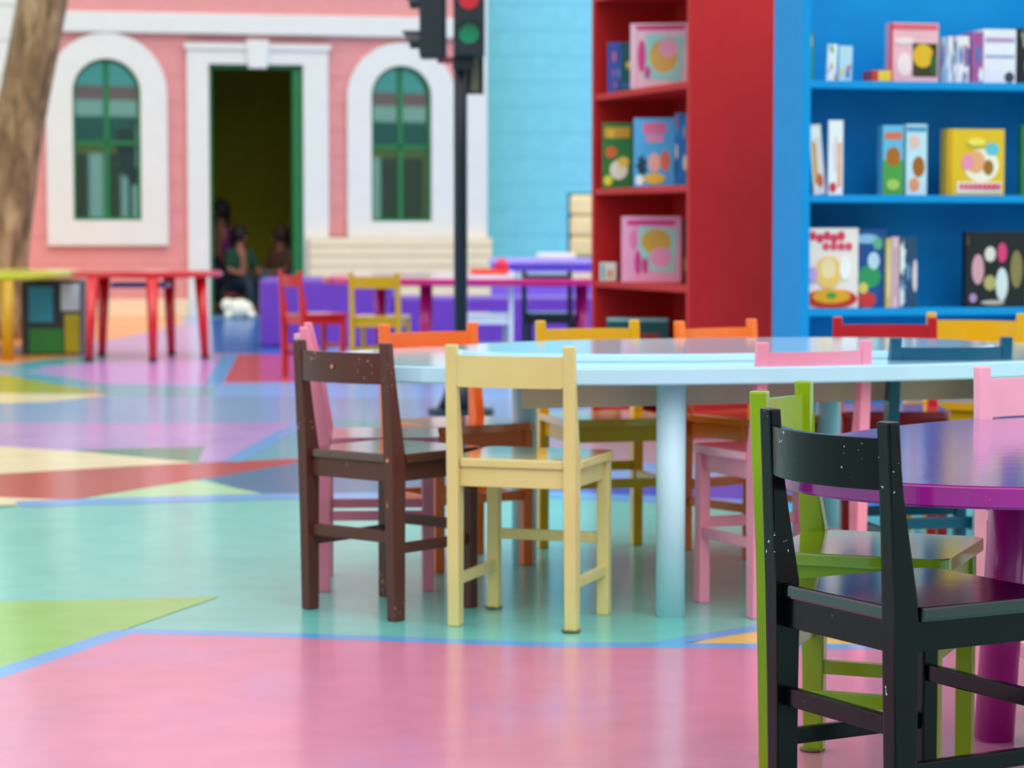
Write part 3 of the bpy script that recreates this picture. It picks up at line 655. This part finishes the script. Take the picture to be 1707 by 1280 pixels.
book('wide black book with pale figures on the lower shelf', B, (1612, 1712), (.516, .258), ['#1a1a1e'],
     [('e', .2, .5, .2, .4, '#d89ca8'), ('e', .4, .7, .18, .2, '#e8d8d0'), ('e', .6, .72, .16, .26, '#e03c78'), ('e', .6, .3, .2, .44, '#d8dce0'), ('e', .4, .32, .2, .2, '#b8a868'), ('e', .84, .5, .2, .5, '#8a7a48'), ('e', .12, .12, .12, .12, '#b890c0'),
      ('e', .45, .06, .4, .06, '#c0b8a8')] + [('e', -0.02, .88, .14, .16, '#5a3c20')], .05, .035, group=gb)

# cushion board leaning at the turquoise wall
t = thing('cushion_board', 'tall cream padded board leaning by the turquoise wall', 'board', (0, 0, 0), 0)
y = 19.9
bm = bmesh.new()
for k in range(3):
    z0 = .545 + k * .17
    box(bm, X(950, y), X(1010, y), y, y + .08, z0, z0 + .165, .03)
obj('padding', bm, paint('#ecd8a0', .8), t)
obj('board_shadow', BX(X(946, y), X(1012, y), y + .081, y + .1, .4, 1.07), paint('#0a6a80', .6), t, 'dark teal shadow painted as a sheet behind the board')  # dark teal sheet paints the shadow at the left of the board
t.location = (0, 0, 0)
o = bpy.data.objects.new('low_cabinet', None); COL.objects.link(o); tag(o, 'turquoise low cabinet behind the lilac counter carrying the padded board', 'cabinet')
obj('body', BX(X(900, 19.8), X(1250, 19.8), 19.72, 20.2, 0, .39, .01), paint('#2a9fb8', .5), o)
obj('cabinet_top', BX(X(898, 19.8), X(1250, 19.8), 19.70, 20.22, .39, .4, .002), paint('#2a9fb8', .5), o)

# ------------------------------------------------------------ traffic light
ty = 10.2; tx = X(768, ty)
blk = paint('#1c252e', .4); t = thing('traffic_light', 'black toy traffic light with red and green lamps on a tall pole', 'traffic light', (tx, ty, 0), 0)
bm = bmesh.new(); tube(bm, (0, 0, .05), (0, 0, 2.2), .0285, .0285, 24); obj('pole', bm, blk, t)
bm = bmesh.new()
prism(bm, [(.14 * math.cos(q * PI / 8), .14 * math.sin(q * PI / 8), 0) for q in range(16)], (0, 0, .025), 2)
tube(bm, (0, 0, .025), (0, 0, .16), .1, .045, 16); tube(bm, (0, 0, .16), (0, 0, .22), .045, .03, 16); obj('base', bm, paint('#16303a', .5), t)
sc = ty / F_PX
def tz(py): return on_plane(768, py, (0, ty), Vector((1, 0)))[1]
def head(parent, cx, cy, rot, label, lamps):
    h = bpy.data.objects.new('signal_head', None); COL.objects.link(h); h.parent = parent; h.location = (cx, cy, 0); h.rotation_euler = (0, 0, rot)
    if label: h['label'] = label
    obj('housing', BX(-.064, .064, 0, .11, tz(98) , tz(98) + .62, .012), blk, h)
    for (py, col, nm) in lamps:
        z = tz(py)
        bm = bmesh.new(); tube(bm, (0, -.004, z), (0, .01, z), .044, .044, 28); obj('lens', bm, mat('lens_' + nm, col, .25, coat=.5, vary=.15), h, nm + ' lens')
        bm = bmesh.new(); n = 16; ri, ro = .047, .053; A = []
        for i in range(n + 1):
            q = PI * (-.12) + (PI * 1.24) * i / n; L = .075 if rot else .03
            A.append([bm.verts.new((r * math.cos(q), y_, z + r * math.sin(q))) for r in (ri, ro) for y_ in (.0, -L * (.55 + .45 * max(0, math.sin(q))))])
        for i in range(n):
            a, b = A[i], A[i + 1]
            for q in ((0, 1), (1, 3), (3, 2), (2, 0)): bm.faces.new((a[q[0]], a[q[1]], b[q[1]], b[q[0]]))
        bm.faces.new((A[0][0], A[0][1], A[0][3], A[0][2])); bm.faces.new((A[-1][0], A[-1][1], A[-1][3], A[-1][2]))
        obj('visor', bm, blk, h)
hcx = X(783.5, ty) - tx
head(t, hcx, -.16, 0, 'head facing the view', ((3, '#d81c30', 'red'), (60, '#058a5c', 'green'), (-55, '#6a5a10', 'amber')))
head(t, X(701, ty) - tx, -.0, -PI / 2, 'head turned to the left', ((72, '#058a5c', 'green'), (5, '#d81c30', 'red'), (-62, '#6a5a10', 'amber')))
obj('bracket', BX(X(730, ty) - tx, X(757, ty) - tx, -.03, .0, tz(106), tz(95)), paint('#b8505c', .4), t, 'red bracket')
obj('bracket', BX(-.03, .06, -.1, -.02, tz(118), tz(98)), blk, t)
obj('control_box', BX(X(757, ty) - tx, X(806, ty) - tx, .03, .12, tz(155), tz(60)), blk, t)
obj('box_lit_strip', BX(X(784, ty) - tx, X(798, ty) - tx, .022, .03, tz(152), tz(95)), paint('#6f7258', .5), t, 'olive grey strip for the lit part of the box')  # lit portion of the dark box, put in as a coloured strip

# ------------------------------------------------------------ tree
bk = bpy.data.materials.new('bark'); bk.use_nodes = True; nt = bk.node_tree; b = nt.nodes['Principled BSDF']; b.inputs['Roughness'].default_value = .9
co = nt.nodes.new('ShaderNodeTexCoord'); mp = nt.nodes.new('ShaderNodeMapping'); mp.inputs['Scale'].default_value = (9, 9, 2.2)
no = nt.nodes.new('ShaderNodeTexNoise'); no.inputs['Scale'].default_value = 1.4; no.inputs['Detail'].default_value = 6; no.inputs['Distortion'].default_value = .6
cr = nt.nodes.new('ShaderNodeValToRGB'); e = cr.color_ramp.elements
e[0].position = .3; e[0].color = lin('#54402c'); e[1].position = .72; e[1].color = lin('#b99a76'); x_ = e.new(.5); x_.color = lin('#8c6b4c')
bp = nt.nodes.new('ShaderNodeBump'); bp.inputs['Strength'].default_value = .8; bp.inputs['Distance'].default_value = .05
nt.links.new(co.outputs['Object'], mp.inputs[0]); nt.links.new(mp.outputs[0], no.inputs['Vector']); nt.links.new(no.outputs['Fac'], cr.inputs[0])
nt.links.new(cr.outputs[0], b.inputs['Base Color']); nt.links.new(no.outputs['Fac'], bp.inputs['Height']); nt.links.new(bp.outputs[0], b.inputs['Normal'])
ty2 = 17.2
def tp(px, py): return on_plane(px, py, (0, ty2), Vector((1, 0)))[2]
bm = bmesh.new(); rings = []; n = 28; rr = random.Random(2)
axis = [(0, 0, .22)] ; base = tp(2, 440)
pts = [(Vector((base.x - .03, ty2, 0)), .25), (Vector((base.x - .02, ty2, .18)), .2)]
for px, py in ((3, 440), (14, 340), (26, 250), (42, 160), (58, 80), (72, 0), (88, -90), (100, -200), (120, -350)):
    P = tp(px, py); pts.append((P, .178))
for i, (P, r) in enumerate(pts):
    rings.append([bm.verts.new(P + Vector((math.cos(2 * PI * k / n), math.sin(2 * PI * k / n), 0)) * r * (1 + .035 * math.sin(3 * 2 * PI * k / n + i * .7) + rr.uniform(-.015, .015))) for k in range(n)])
for a, c in zip(rings, rings[1:]):
    for k in range(n): f = bm.faces.new((a[k], a[(k + 1) % n], c[(k + 1) % n], c[k])); f.smooth = True
bm.faces.new(rings[0]); bm.faces.new(rings[-1])
o = obj('tree_trunk', bm, bk); tag(o, 'leaning brown bark tree trunk before the white wall at the left', 'tree')
